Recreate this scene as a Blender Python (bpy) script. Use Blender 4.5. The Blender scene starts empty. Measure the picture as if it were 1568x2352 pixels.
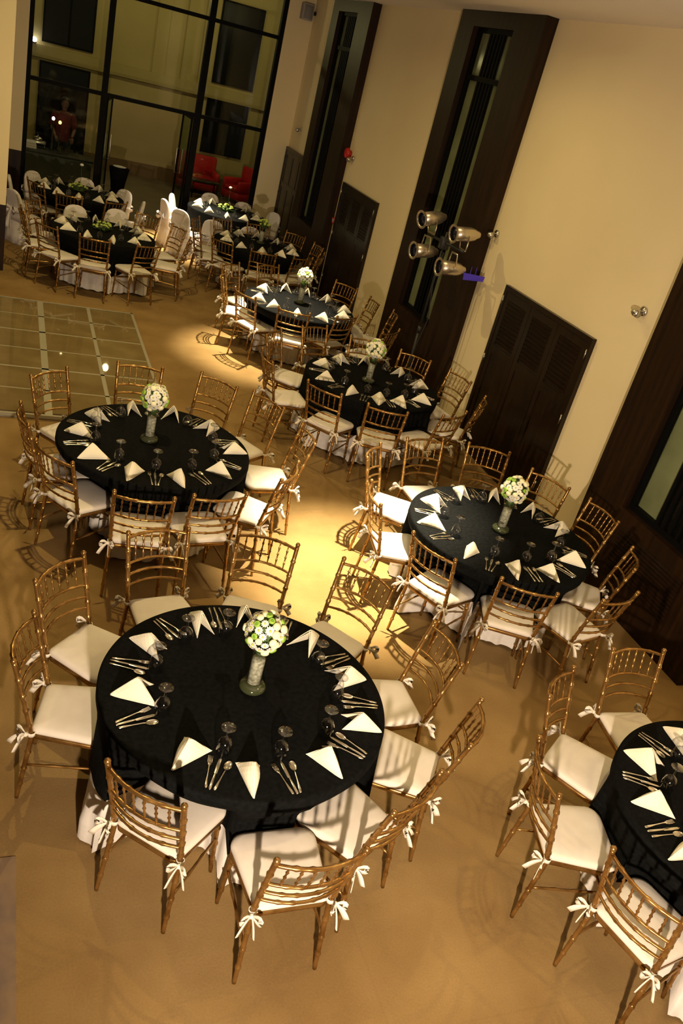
# Banquet hall at night, seen from a balcony: ten round tables, gold bamboo-style chairs,
# a glazed end wall, dark timber panels on the right-hand wall.
import bpy, math, random
from math import sin, cos, pi, radians as rad, sqrt, atan2, hypot
from mathutils import Vector, Matrix, Euler
random.seed(7)
SC = bpy.context.scene
COL = SC.collection

# ------------------------------------------------------------------ materials
def mat(name, base, rough=.6, metal=0., spec=.5, emit=None, es=0., alpha=None):
    m = bpy.data.materials.new(name); m.use_nodes = True
    b = m.node_tree.nodes['Principled BSDF']
    b.inputs['Base Color'].default_value = (*base, 1)
    b.inputs['Roughness'].default_value = rough
    b.inputs['Metallic'].default_value = metal
    b.inputs['Specular IOR Level'].default_value = spec
    if emit:
        b.inputs['Emission Color'].default_value = (*emit, 1)
        b.inputs['Emission Strength'].default_value = es
    return m
def noisy(m, scale, c1, c2, detail=4, bump=0., stretch=None, lo=.35, hi=.65):
    nt = m.node_tree; N = nt.nodes; L = nt.links; b = N['Principled BSDF']
    tc = N.new('ShaderNodeTexCoord'); mp = N.new('ShaderNodeMapping')
    L.new(tc.outputs['Object'], mp.inputs['Vector'])
    if stretch: mp.inputs['Scale'].default_value = stretch
    n = N.new('ShaderNodeTexNoise'); n.inputs['Scale'].default_value = scale; n.inputs['Detail'].default_value = detail
    L.new(mp.outputs['Vector'], n.inputs['Vector'])
    r = N.new('ShaderNodeValToRGB'); r.color_ramp.elements[0].position = lo; r.color_ramp.elements[1].position = hi
    r.color_ramp.elements[0].color = (*c1, 1); r.color_ramp.elements[1].color = (*c2, 1)
    L.new(n.outputs['Fac'], r.inputs['Fac']); L.new(r.outputs['Color'], b.inputs['Base Color'])
    if bump:
        bp = N.new('ShaderNodeBump'); bp.inputs['Strength'].default_value = bump; bp.inputs['Distance'].default_value = .01
        L.new(n.outputs['Fac'], bp.inputs['Height']); L.new(bp.outputs['Normal'], b.inputs['Normal'])
    return m
def glassy(name, tint, gloss, rough=.03):
    """thin clear glass: straight transmission with a fresnel mirror on top"""
    m = bpy.data.materials.new(name); m.use_nodes = True
    nt = m.node_tree; N = nt.nodes; L = nt.links; N.clear()
    o = N.new('ShaderNodeOutputMaterial'); t = N.new('ShaderNodeBsdfTransparent'); g = N.new('ShaderNodeBsdfGlossy')
    mx = N.new('ShaderNodeMixShader'); lw = N.new('ShaderNodeLayerWeight'); mp = N.new('ShaderNodeMapRange')
    t.inputs['Color'].default_value = (*tint, 1); g.inputs['Roughness'].default_value = rough
    lw.inputs['Blend'].default_value = .5
    mp.inputs['To Min'].default_value = gloss[0]; mp.inputs['To Max'].default_value = gloss[1]
    pw = N.new('ShaderNodeMath'); pw.operation = 'POWER'; pw.inputs[1].default_value = 2.5
    L.new(lw.outputs['Facing'], pw.inputs[0]); L.new(pw.outputs[0], mp.inputs['Value']); L.new(mp.outputs['Result'], mx.inputs['Fac'])
    L.new(t.outputs['BSDF'], mx.inputs[1]); L.new(g.outputs['BSDF'], mx.inputs[2]); L.new(mx.outputs['Shader'], o.inputs['Surface'])
    return m

M = {}
M['carpet'] = noisy(mat('carpet', (.3,.2,.1), .95, spec=.1), 1.6, (.250,.152,.058), (.345,.222,.090), 9, .0)
def carpet_detail(m):
    nt = m.node_tree; N = nt.nodes; L = nt.links; b = N['Principled BSDF']
    ramp = [n for n in N if n.bl_idname == 'ShaderNodeValToRGB'][0]
    tc = [n for n in N if n.bl_idname == 'ShaderNodeTexCoord'][0]
    n2 = N.new('ShaderNodeTexNoise'); n2.inputs['Scale'].default_value = 90; n2.inputs['Detail'].default_value = 3
    L.new(tc.outputs['Object'], n2.inputs['Vector'])
    br = N.new('ShaderNodeTexBrick'); br.offset = 0; br.inputs['Scale'].default_value = 1.0
    br.inputs['Brick Width'].default_value = 1.8; br.inputs['Row Height'].default_value = 1.8; br.inputs['Mortar Size'].default_value = .006
    br.inputs['Color1'].default_value = (1,1,1,1); br.inputs['Color2'].default_value = (.97,.97,.965,1); br.inputs['Mortar'].default_value = (.95,.945,.94,1)
    L.new(tc.outputs['Object'], br.inputs['Vector'])
    mr = N.new('ShaderNodeMapRange'); mr.inputs['To Min'].default_value = .82; mr.inputs['To Max'].default_value = 1.12
    L.new(n2.outputs['Fac'], mr.inputs['Value'])
    a = N.new('ShaderNodeMix'); a.data_type = 'RGBA'; a.blend_type = 'MULTIPLY'; a.inputs['Factor'].default_value = 1
    L.new(ramp.outputs['Color'], a.inputs['A']); L.new(br.outputs['Color'], a.inputs['B'])
    c = N.new('ShaderNodeVectorMath'); c.operation = 'SCALE'
    L.new(a.outputs['Result'], c.inputs[0]); L.new(mr.outputs['Result'], c.inputs['Scale'])
    L.new(c.outputs['Vector'], b.inputs['Base Color'])
    bp = N.new('ShaderNodeBump'); bp.inputs['Strength'].default_value = .25; bp.inputs['Distance'].default_value = .004
    L.new(n2.outputs['Fac'], bp.inputs['Height']); L.new(bp.outputs['Normal'], b.inputs['Normal'])
carpet_detail(M['carpet'])
M['wall'] = noisy(mat('wall_paint', (.62,.5,.3), .75, spec=.2), .7, (.82,.69,.43), (.87,.74,.47), 2)
M['ceil'] = mat('ceiling_paint', (.80,.74,.66), .8, spec=.2)
M['wood'] = noisy(mat('dark_timber', (.03,.014,.006), .45, spec=.22), 3.2, (.0105,.0045,.0016), (.023,.0095,.003), 6, stretch=(6,6,.5))
M['door'] = noisy(mat('door_timber', (.02,.012,.006), .30, spec=.35), 3.2, (.008,.0042,.0018), (.017,.008,.0032), 6, stretch=(6,6,.5))
M['frame'] = mat('black_frame', (.0025,.0025,.0025), .6, spec=.1)
M['steel'] = mat('brushed_steel', (.62,.6,.56), .28, 1.)
M['gold'] = noisy(mat('gold_paint', (.5,.25,.07), .28, .8, spec=.6), 14, (.25,.124,.032), (.45,.258,.083), 3)
M['ivory'] = noisy(mat('ivory_cotton', (.74,.67,.56), .9, spec=.15), 9, (.735,.665,.585), (.79,.725,.65), 3, .04)
M['ribbon'] = mat('ivory_ribbon', (.80,.73,.62), .75, spec=.2)
M['black'] = noisy(mat('black_linen', (.008,.009,.011), .9, spec=.04), 40, (.0038,.0041,.0042), (.0066,.0070,.0072), 3, .05)
M['white'] = noisy(mat('white_linen', (.78,.74,.70), .9, spec=.12), 20, (.74,.70,.66), (.82,.78,.74), 3, .05)
M['napkin'] = mat('cream_napkin', (.86,.80,.64), .85, spec=.15)
M['cover'] = mat('white_chair_cover', (.80,.74,.72), .8, spec=.2)
M['tableply'] = mat('plywood', (.32,.22,.12), .6)
M['glass'] = glassy('goblet_glass', (.88,.89,.92), (.085,1.), .06)
M['vase'] = glassy('vase_glass', (.95,.96,.92), (.05,.8))
M['vasefoot'] = mat('green_tinted_glass', (.040,.048,.022), .10, spec=.8)
M['glassfoot'] = glassy('goblet_foot_glass', (.82,.83,.85), (.16,1.), .09)
M['pane'] = glassy('window_pane', (.93,.95,.88), (.02,.35))
M['slimpane'] = glassy('slot_window_pane', (.9,.92,.86), (.008,.12), .12)
M['gpane'] = glassy('green_edge_glass', (.70,.82,.68), (.03,.4))
M['tile'] = None
M['cutlery'] = mat('cutlery_steel', (.78,.74,.66), .16, 1.)
M['leaf'] = noisy(mat('leaf_green', (.06,.12,.02), .6), 30, (.018,.045,.008), (.09,.17,.03), 3)
M['mumgreen'] = mat('green_button_bloom', (.30,.50,.06), .7)
M['mumgreen2'] = mat('green_bloom_heart', (.16,.36,.03), .7)
M['petal'] = mat('white_petal', (.88,.86,.80), .7)
M['cream'] = mat('cream_bloom', (.90,.86,.58), .7)
M['heart'] = mat('yellow_heart', (.62,.60,.12), .7)
M['lime'] = mat('lime_bloom', (.42,.52,.10), .7)
M['red'] = mat('red_upholstery', (.55,.014,.014), .6)
M['redpaint'] = mat('red_enamel', (.50,.015,.01), .35)
M['grey'] = mat('grey_plastic', (.34,.32,.31), .6)
M['pewter'] = mat('aluminium_can', (.66,.58,.46), .30, .9)
M['dark'] = mat('dark_fitting', (.012,.012,.012), .5)
M['lens'] = mat('dark_blue_lens', (.01,.012,.03), .2)
M['gel'] = mat('blue_gel', (.05,.03,.35), .4, emit=(.08,.04,.5), es=.12)
M['extwall'] = noisy(mat('courtyard_render', (.44,.36,.16), .85, spec=.1), .8, (.42,.34,.14), (.48,.39,.18), 3)
M['extband'] = mat('courtyard_skirting', (.20,.13,.06), .8)
M['extfloor'] = noisy(mat('courtyard_floor', (.16,.13,.07), .5), 1.5, (.13,.105,.055), (.19,.155,.085), 4)
M['darkglass'] = mat('dark_glazing_and_doorway', (.005,.006,.005), .35, spec=.08)
M['pale'] = noisy(mat('frosted_strip', (.17,.18,.12), .5), 2.5, (.22,.23,.15), (.32,.33,.22), 3)
M['counter'] = mat('counter_front', (.05,.055,.045), .5)
M['skin'] = mat('skin', (.15,.08,.045), .6)
M['hair'] = mat('black_hair', (.01,.008,.007), .6)
M['shirt'] = mat('red_shirt', (.085,.005,.005), .8)
M['trouser'] = mat('dark_trousers', (.012,.012,.014), .8)
M['glow'] = mat('lit_bulb', (1,1,1), .5, emit=(.93,.88,1.), es=14)
M['flame'] = mat('flame', (1,.5,.1), .5, emit=(1,.42,.08), es=9)
M['mat'] = noisy(mat('stage_mat', (.17,.13,.10), .9), 4, (.165,.118,.09), (.27,.175,.10), 4, stretch=(1.5,1,1))
def gelfill():
    m = noisy(mat('clear_gel_beads', (.3,.3,.22), .35), 55, (.26,.25,.21), (.72,.69,.62), 4, .2)
    return m
M['gelbeads'] = gelfill()
def tilemat():
    m = noisy(mat('translucent_floor_tile', (.2,.15,.07), .02, spec=.18), 3, (.185,.13,.055), (.235,.172,.078), 4)
    return m
M['tile'] = tilemat()
M['tilebar'] = mat('floor_frame_bar', (.38,.35,.26), .5, .2)

# ------------------------------------------------------------------ mesh builder
class MB:
    def __init__(s): s.v = []; s.f = []; s.m = []; s.cur = 0
    def add(s, vs, fs):
        b = len(s.v); s.v += [tuple(v) for v in vs]
        for f in fs: s.f.append(tuple(b+i for i in f)); s.m.append(s.cur)
    def box(s, x0, x1, y0, y1, z0, z1):
        s.add([(x0,y0,z0),(x1,y0,z0),(x1,y1,z0),(x0,y1,z0),(x0,y0,z1),(x1,y0,z1),(x1,y1,z1),(x0,y1,z1)],
              [(0,3,2,1),(4,5,6,7),(0,1,5,4),(1,2,6,5),(2,3,7,6),(3,0,4,7)])
    def bbox(s, x0, x1, y0, y1, z0, z1, b=.008):
        """box with chamfered edges"""
        pts = []
        for z, k in ((z0,b),(z0+b,0),(z1-b,0),(z1,b)):
            i = k
            pts.append([(x0+i+b*(k==0),y0+i,z),(x1-i-b*(k==0),y0+i,z),(x1-i,y0+i+b*(k==0),z),(x1-i,y1-i-b*(k==0),z),
                        (x1-i-b*(k==0),y1-i,z),(x0+i+b*(k==0),y1-i,z),(x0+i,y1-i-b*(k==0),z),(x0+i,y0+i+b*(k==0),z)])
        s.rings(pts)
    def rings(s, R, cap0=True, cap1=True, closed=True):
        b = len(s.v); n = len(R[0])
        for r in R: s.v += [tuple(p) for p in r]
        for i in range(len(R)-1):
            for j in range(n if closed else n-1):
                k = (j+1) % n
                s.f.append((b+i*n+j, b+i*n+k, b+(i+1)*n+k, b+(i+1)*n+j)); s.m.append(s.cur)
        if cap0: s.f.append(tuple(b+j for j in reversed(range(n)))); s.m.append(s.cur)
        if cap1: s.f.append(tuple(b+(len(R)-1)*n+j for j in range(n))); s.m.append(s.cur)
    def lathe(s, prof, n=16, c=(0,0,0), cap0=True, cap1=True):
        s.rings([[(c[0]+r*cos(2*pi*j/n), c[1]+r*sin(2*pi*j/n), c[2]+z) for j in range(n)] for r, z in prof], cap0, cap1)
    def tube(s, path, rad_, n=8, flat=None):
        P = [Vector(p) for p in path]
        if not hasattr(rad_, '__len__'): rad_ = [rad_]*len(P)
        up = None; R = []
        for i, p in enumerate(P):
            t = (P[min(i+1,len(P)-1)] - P[max(i-1,0)]).normalized()
            if up is None:
                up = Vector((0,0,1)) if abs(t.z) < .9 else Vector((0,1,0))
            u = (up - t*up.dot(t)).normalized(); w = t.cross(u); up = u
            fx, fy = flat or (1,1)
            R.append([tuple(p + (u*cos(2*pi*j/n)*fx + w*sin(2*pi*j/n)*fy)*rad_[i]) for j in range(n)])
        s.rings(R)
    def ball(s, c, r, n=8, m=6, sx=1, sy=1, sz=1):
        R = []
        for i in range(m+1):
            a = -pi/2 + pi*i/m; a = max(min(a, pi/2-.12), -pi/2+.12)
            R.append([(c[0]+sx*r*cos(a)*cos(2*pi*j/n), c[1]+sy*r*cos(a)*sin(2*pi*j/n), c[2]+sz*r*sin(a)) for j in range(n)])
        s.rings(R)
    def mesh(s, name, mats, smooth=True):
        me = bpy.data.meshes.new(name); me.from_pydata(s.v, [], s.f)
        for m in (mats if isinstance(mats, (list,tuple)) else [mats]): me.materials.append(m)
        me.polygons.foreach_set('material_index', s.m)
        me.polygons.foreach_set('use_smooth', [smooth]*len(me.polygons))
        me.validate(); me.update()
        return me
    def obj(s, name, mats, parent=None, smooth=True, loc=None):
        return link(name, s.mesh(name, mats, smooth), parent, loc)
def link(name, me, parent=None, loc=None, rz=None):
    o = bpy.data.objects.new(name, me); COL.objects.link(o)
    if parent: o.parent = parent
    if loc: o.location = loc
    if rz is not None: o.rotation_euler = (0,0,rz)
    return o
def tag(o, label=None, cat=None, group=None, kind=None):
    if label: o['label'] = label
    if cat: o['category'] = cat
    if group: o['group'] = group
    if kind: o['kind'] = kind
    return o
def thing(name, label, cat, loc=(0,0,0), rz=0, group=None):
    o = bpy.data.objects.new(name, None); COL.objects.link(o); o.empty_display_size = .1
    o.location = loc; o.rotation_euler = (0,0,rz)
    return tag(o, label, cat, group)
def copy_tree(o, parent=None):
    c = o.copy(); COL.objects.link(c)
    if parent: c.parent = parent
    for ch in list(KIDS.get(o.name, [])):
        d = copy_tree(ch, c); KIDS.setdefault(c.name, []).append(d)
    return c
KIDS = {}
def kids_of(root):
    for ch in root.children:
        KIDS.setdefault(root.name, []).append(ch); kids_of(ch)
def structure(name, mb, m, smooth=False):
    o = mb.obj(name, m, smooth=smooth); o['kind'] = 'structure'; return o

# ------------------------------------------------------------------ layout (metres; x to the right-hand wall, y away from the balcony)
TABLES = {'A': (1.31, 3.289), 'B': (1.225, 6.22), 'C': (3.859, 5.074), 'D': (3.9, 8.26), 'E': (3.872, 2.135), 'F': (3.815, 10.97), 'G': (4.03, 14.25), 'H': (1.4, 13.32), 'I': (4.0, 16.75), 'J': (1.2, 15.95)}
CHAIRS={
 'A':[[0.495,3.49,-104.4],[0.621,3.983,-132.8],[1.074,4.322,-168.5],[1.611,4.305,-203.4],[2.074,4.014,-233.2],[2.264,3.471,-270.6],[2.185,2.987,54.5],[1.748,2.648,31.8],[1.338,2.41,0.5],[0.884,2.776,-44.0]],
 'B':[[0.636,6.898,-137.8],[1.205,7.212,-186.6],[1.737,7.155,-225.2],[2.083,6.857,-240.3],[2.226,6.319,88.8],[1.912,5.757,55.2],[1.471,5.435,9.4],[1.022,5.368,-8.1],[0.663,5.806,-54.5],[0.527,6.269,-82.7]],
 'C':[[3.759,6.143,-173.4],[4.265,6.082,-201.7],[4.47,5.655,-241.4],[4.664,5.232,-266.4],[4.469,4.651,55.7],[4.138,4.251,15.0],[3.637,4.339,-27.2],[3.231,4.69,-63.1],[3.089,5.263,-100.0],[3.303,5.906,-127.9]],
 'D':[[3.683,9.237,-156.4],[4.099,9.005,-194.7],[4.456,8.691,-226.6],[4.743,8.303,-257.8],[4.702,7.773,54.3],[4.246,7.418,26.4],[3.7,7.381,-20.0],[3.274,7.678,-48.9],[2.939,8.236,-88.6],[3.158,8.876,-129.7]],
 'E':[[3.918,3.071,-183.5],[3.339,2.859,-143.6],[2.978,2.398,-106.4],[3.075,1.856,-74.1]],
 'F':[[3.215,11.738,-141.4],[3.779,12.004,-158.1],[4.54,11.7,-235.3],[4.684,11.192,86.6],[4.809,10.72,74.0],[4.531,10.039,34.9],[4.07,10.441,29.3],[3.56,10.363,-20.3],[3.193,10.711,-61.6],[3.078,11.2,-106.4]],
 'G':[[3.198,14.133,-82.0],[3.426,13.666,-46.0],[3.87,13.425,-11.0],[4.369,13.477,24.0],[4.697,13.834,58.0],[4.81,14.323,95.0],[4.654,14.812,132.0],[4.188,14.962,170.0],[3.688,14.887,206.0],[3.281,14.642,242.0]],
 'H':[[0.786,12.747,-47.0],[1.24,12.495,-11.0],[1.794,12.578,28.0],[2.322,13.09,76.0],[2.309,13.687,112.0],[2.005,14.107,146.0],[0.673,13.74,240.0],[0.565,13.232,276.0]],
 'J':[[1.04,15.125,-11.0],[1.594,15.208,28.0],[0.718,15.627,-52.0]],
}
COVERS={
 'I':[[3.238,17.063,-111.6],[3.017,16.522,-75.5],[3.122,15.952,-42.7],[3.913,17.791,-178.8],[4.404,17.493,-209.9],[4.838,17.11,-240.5],[3.55,15.59,-20.8],[4.118,15.629,2.6]],
 'J':[[0.36,15.999,-88.8],[0.36,15.041,-52.6],[0.646,16.555,-137.5],[1.326,16.764,-189.4],[1.845,16.462,-230.9],[2.014,15.849,83.0]],
 'H':[[1.133,14.246,-166.2],[1.671,14.498,-193.7]],
}
NAPKINS={
 'A':[[-131.7,0.603],[-100.4,0.635],[-62.5,0.631],[-29.8,0.645],[4.1,0.613],[39.1,0.607],[78.7,0.645],[105.7,0.59],[142.0,0.609],[-179.5,0.596]],
 'B':[[139.6,0.585],[173.5,0.6],[-148.9,0.625],[-114.1,0.641],[-81.4,0.645],[-46.7,0.645],[-6.2,0.644],[32.8,0.611],[68.6,0.609],[102.5,0.614]],
 'C':[[139.8,0.605],[175.0,0.635],[-142.4,0.607],[-108.4,0.645],[-81.0,0.64],[-45.9,0.625],[3.1,0.611],[35.6,0.611],[68.2,0.624],[99.0,0.611]],
 'D':[[150.5,0.597],[-168.0,0.645],[-133.0,0.645],[-104.9,0.645],[-81.2,0.645],[-48.9,0.645],[-4.7,0.58],[34.5,0.58],[78.8,0.58],[113.6,0.58]],
 'E':[[96.0,0.605],[132.6,0.63],[164.1,0.62],[-166.9,0.645]],
 'F':[[133.5,0.605],[-171.7,0.629],[-145.5,0.592],[-110.3,0.611],[-74.8,0.63],[-36.4,0.645],[-5.9,0.645],[35.7,0.645],[64.4,0.645],[95.0,0.624]],
}

WX, PX, BY, CZ = 5.40, 5.25, 18.38, 4.675      # right wall, timber panel face, glazed end wall, ceiling
CAM = (0, 0, 3.717)

# ------------------------------------------------------------------ camera
cam = bpy.data.cameras.new('camera'); camo = bpy.data.objects.new('camera', cam); COL.objects.link(camo)
def _R(axis, a): return Matrix.Rotation(a, 3, axis)
camo.matrix_world = Matrix.Translation(CAM) @ (_R('Z', rad(-25.60941826)) @ _R('X', rad(63.01836515)) @ _R('Z', rad(15.25236449))).to_4x4()
cam.sensor_fit = 'VERTICAL'; cam.sensor_height = 36; cam.lens = 1951.47/2352*36; cam.clip_end = 100; cam.clip_start = .05
SC.camera = camo
SC.view_settings.view_transform = 'Standard'; SC.view_settings.look = 'None'; SC.view_settings.exposure = 0
SC.cycles.max_bounces = 6; SC.cycles.transparent_max_bounces = 24; SC.cycles.caustics_reflective = False; SC.cycles.caustics_refractive = False
SC.cycles.use_denoising = True; SC.cycles.sample_clamp_indirect = 4

# ------------------------------------------------------------------ clock words: where a place lies round its table, as the picture shows it
MW = camo.matrix_world.inverted()
def pix(p):
    q = MW @ Vector(p); return (784 + 1951.47*q.x/-q.z, 1176 - 1951.47*q.y/-q.z)
HOURS = ['twelve','one','two','three','four','five','six','seven','eight','nine','ten','eleven']
def hour_names(c, pts):
    """assign every place round a table its own clock hour, in the order they run"""
    rim = [pix((c[0]+.762*cos(t*pi/18), c[1]+.762*sin(t*pi/18), .75)) for t in range(36)]
    cx, cy = pix((c[0],c[1],.75)); hw = (max(r[0] for r in rim)-min(r[0] for r in rim))/2; hh = (max(r[1] for r in rim)-min(r[1] for r in rim))/2
    want = []
    for p in pts:
        q = pix((p[0],p[1],.75)); h = (atan2((q[0]-cx)/hw, -(q[1]-cy)/hh)/(2*pi)*12) % 12
        want.append(h)
    n = len(pts); order = sorted(range(n), key=lambda i: want[i])
    best = None
    for s in range(12):
        for gaps in range(1):
            # greedy in order starting from hour s
            seq = order; used = []; cost = 0; ok = True; last = None
            for i in seq:
                k = round(want[i])
                if last is not None: k = max(k, last+1)
                used.append((i, k)); last = k
            if used and used[-1][1]-used[0][1] > 11:      # wrapped: shift back
                last = used[0][1]+12
                for j in range(len(used)-1, -1, -1):
                    i, k = used[j]
                    if k >= last: k = last-1
                    used[j] = (i, k); last = k
            best = used
    names = {}
    for i, k in best: names[i] = HOURS[k % 12]
    assert len(set(names.values())) == n, (c, want, names)
    return [names[i] for i in range(n)]
WHERE = {'A':'the foremost table','B':'the table beside the glass dance floor','C':'the table right of the brightest floor pool',
 'D':'the table before the stage light stand','E':'the table cut by the right edge','F':'the spotlit table beyond the light stand',
 'G':'the dim table beyond the spotlit one','H':'the table nearest the pale pillar','I':'the last right-hand table by the glass wall','J':'the last left-hand table by the glass wall'}
SHORT = {'A':'foremost table','B':'dance-floor table','C':'bright-pool table','D':'light-stand table','E':'right-edge table','F':'second spotlit table',
 'G':'dim right-row table','H':'pillar table','I':'last right-hand table','J':'last left-hand table'}

# ------------------------------------------------------------------ gold chair
def post_y(z):
    return -.235 + .045*(z/.42) if z < .42 else -.19 - .115*((z-.42)/.5)**1.15
def post_x(z):
    return .197 - .014*(z/.42) if z < .42 else .183 + .017*((z-.42)/.5)
def beads(t0, nodes, z):
    r = t0
    for n in nodes:
        d = abs(z-n)
        if d < .012: r = max(r, t0 + .0042*(1-(d/.012)**2))
    return r
def back_post(s):
    b = MB(); zs = sorted(set([i*.02 for i in range(0,46)] + [n+d for n in (.10,.21,.32,.50,.60,.69,.79) for d in (-.012,-.006,0,.006,.012)]))
    nodes = (.10,.21,.32,.50,.60,.69,.79)
    path = [(s*post_x(z), post_y(z), z) for z in zs]; rr = [beads(.0105 + .0035*min(1, z/.4), nodes, z) for z in zs]
    b.tube(path, rr, 8)
    b.ball((s*post_x(.905), post_y(.905), .907), .0165, 10, 6)
    return b
def front_leg(s):
    b = MB(); nodes = (.10,.21,.32); zs = sorted(set([i*.025 for i in range(0,17)] + [n+d for n in nodes for d in (-.012,-.006,0,.006,.012)]))
    b.tube([(s*(.192-.018*z/.4), .180-.012*z/.4, z) for z in zs], [beads(.0095+.005*z/.4, nodes, z) for z in zs], 8)
    return b
def rail_pts(z, n=13, bow=.052):
    x = post_x(z); y = post_y(z)
    return [(x*t, y - bow*(1-t*t), z + .006*(1-t*t)) for t in [-1+2*i/(n-1) for i in range(n)]]
ZT, ZB = .872, .705
def rail(z, r):
    b = MB(); P = rail_pts(z, 25); rr = []
    for i in range(25):
        d = min(abs(i-k) for k in (5,9,15,19)); rr.append(r*(1.35 if d == 0 else 1))
    b.tube(P, rr, 7); return b
def spindle(k):
    t = -1 + 2*(k+1)/7
    a = Vector((post_x(ZT)*t, post_y(ZT)-.052*(1-t*t), ZT+.006*(1-t*t))); c = Vector((post_x(ZB)*t, post_y(ZB)-.052*(1-t*t), ZB+.006*(1-t*t)))
    b = MB(); P = []; R = []
    for i in range(17):
        u = i/16; P.append(a.lerp(c, u)); d = min(abs(u-q) for q in (.25,.5,.75)); R.append(.0052 + (.0038 if d < .02 else 0))
    b.tube(P, R, 6); return b
def seat_outline(inset=0., n=6):
    """rounded trapezoid, narrow at the back"""
    c = [(-.178+inset,-.196+inset,.035),(.178-inset,-.196+inset,.035),(.208-inset,.205-inset,.075),(-.208+inset,.205-inset,.075)]
    ang = [pi, 1.5*pi, 0, .5*pi]; pts = []
    for (x,y,r),a in zip(c, ang):
        r = max(r-inset*.4, .01); cx = x + (r if x < 0 else -r); cy = y + (r if y < 0 else -r)
        for i in range(n+1):
            t = a + .5*pi*i/n; pts.append((cx+r*cos(t), cy+r*sin(t)))
    return pts
def seat_frame():
    b = MB(); R = []
    for ins, z in ((.006,.402),(.0,.406),(.0,.424),(.006,.430)): R.append([(x,y,z) for x,y in seat_outline(ins)])
    b.rings(R); return b
def cushion():
    b = MB(); R = []
    for ins, z in ((.012,.4305),(.002,.436),(-.004,.447),(-.003,.460),(.006,.470),(.022,.476),(.06,.480),(.11,.4825),(.16,.483)):
        R.append([(x,y,z) for x,y in seat_outline(ins)])
    b.rings(R); return b
def ribbon(b, pts, w, th=.003):
    P = [Vector(p) for p in pts]; n = len(P)
    side = Vector((0,0,1)); R = []
    for i, p in enumerate(P):
        t = (P[min(i+1,n-1)]-P[max(i-1,0)]).normalized()
        s = (side - t*side.dot(t)); s = s.normalized() if s.length > .05 else Vector((1,0,0))
        nn = t.cross(s); ww = w[i] if hasattr(w,'__len__') else w
        R.append([tuple(p+s*ww/2+nn*th/2), tuple(p-s*ww/2+nn*th/2), tuple(p-s*ww/2-nn*th/2), tuple(p+s*ww/2-nn*th/2)])
    b.rings(R)
def tie_bow(s, v):
    """ribbon knotted round a back post: a turn round the post, two loops and two hanging tails"""
    b = MB(); rr = random.Random(v*7+s); x0, y0, z0 = s*.184, -.192, .447
    ring = [(x0+.0185*cos(a), y0+.0185*sin(a), z0) for a in [2*pi*i/12 for i in range(12)]]
    ribbon(b, ring+[ring[0]], .022)
    kx, ky = x0+s*.012, y0-.026
    b.ball((kx,ky,z0), .0135, 8, 6)
    for q in (-1,1):
        d = Vector((q*.9+s*.5, -.55, .15)).normalized(); o = Vector((kx,ky,z0)); L = .046+.01*rr.random()
        up = Vector((0,0,1)); loop = []
        for i in range(11):
            t = i/10; loop.append(tuple(o + d*L*sin(pi*t)**.8 + up*.020*sin(2*pi*t) + Vector((0,-.006,0))*sin(pi*t)))
        ribbon(b, loop, [.010+.017*sin(pi*i/10) for i in range(11)])
        d2 = Vector((q*.55+s*.5, -.7, 0)).normalized(); L2 = .072+.035*rr.random(); tail = []
        for i in range(8):
            t = i/7; tail.append(tuple(o + d2*L2*t*.75 + up*(-.060*t*t-.01*t)))
        ribbon(b, tail, [.012+.018*min(1,t*1.6) for t in [i/7 for i in range(8)]])
    return b
def stretcher(s):
    b = MB(); P = []
    for i in range(13):
        t = i/12
        if s: P.append((s*(.190-.006*t), post_y(.235)+.012+ (.175-post_y(.235)-.022)*t, .235+.02*t))
        else: P.append((-.172+.344*t, .170, .29))
    b.tube(P, [.0075*(1.4 if i in (4,8) else 1) for i in range(13)], 7); return b
def make_chair():
    t = thing('gold_chair', None, None)
    for s in (-1,1):
        back_post(s).obj('back_post', M['gold'], t); front_leg(s).obj('front_leg', M['gold'], t)
    rail(ZT,.0105).obj('top_rail', M['gold'], t)
    for z in (ZB,.632,.562): rail(z,.0085).obj('back_rail', M['gold'], t)
    for k in range(6): spindle(k).obj('spindle', M['gold'], t)
    for s in (-1,0,1): stretcher(s).obj('stretcher', M['gold'], t)
    seat_frame().obj('seat_frame', M['gold'], t)
    c = cushion().obj('cushion', M['ivory'], t)
    for s in (-1,1): tie_bow(s, 1).obj('tie_bow', M['ribbon'], c)
    return t
chair0 = make_chair(); bpy.context.view_layer.update(); kids_of(chair0)
first = True
NAMEIT = {}
def pose_word(rz):
    return ''
for k in CHAIRS:
    c = TABLES[k]; both = [(x,y) for x,y,_ in CHAIRS[k]] + ([(x,y) for x,y,_ in COVERS[k]] if k in COVERS else [])
    hn = hour_names(c, both)
    for i, (x,y,r) in enumerate(CHAIRS[k]):
        o = chair0 if first else copy_tree(chair0); first = False
        o.location = (x,y,0); o.rotation_euler = (0,0,rad(r))
        fx, fy = -sin(rad(r)), cos(rad(r)); vx, vy = x-CAM[0], y-CAM[1]; d = (fx*vx+fy*vy)/hypot(vx,vy)
        how = 'with its back to the camera' if d > .6 else 'facing the camera' if d < -.6 else 'seen side-on'
        tag(o, 'gold bamboo chair %s, %s o\'clock at %s' % (how, hn[i], SHORT[k]), 'chair', 'gold chairs round the banquet tables')
    if k in COVERS:
        NAMEIT[k] = hn[len(CHAIRS[k]):]
NAMEIT['I'] = hour_names(TABLES['I'], [(x,y) for x,y,_ in COVERS['I']])

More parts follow.
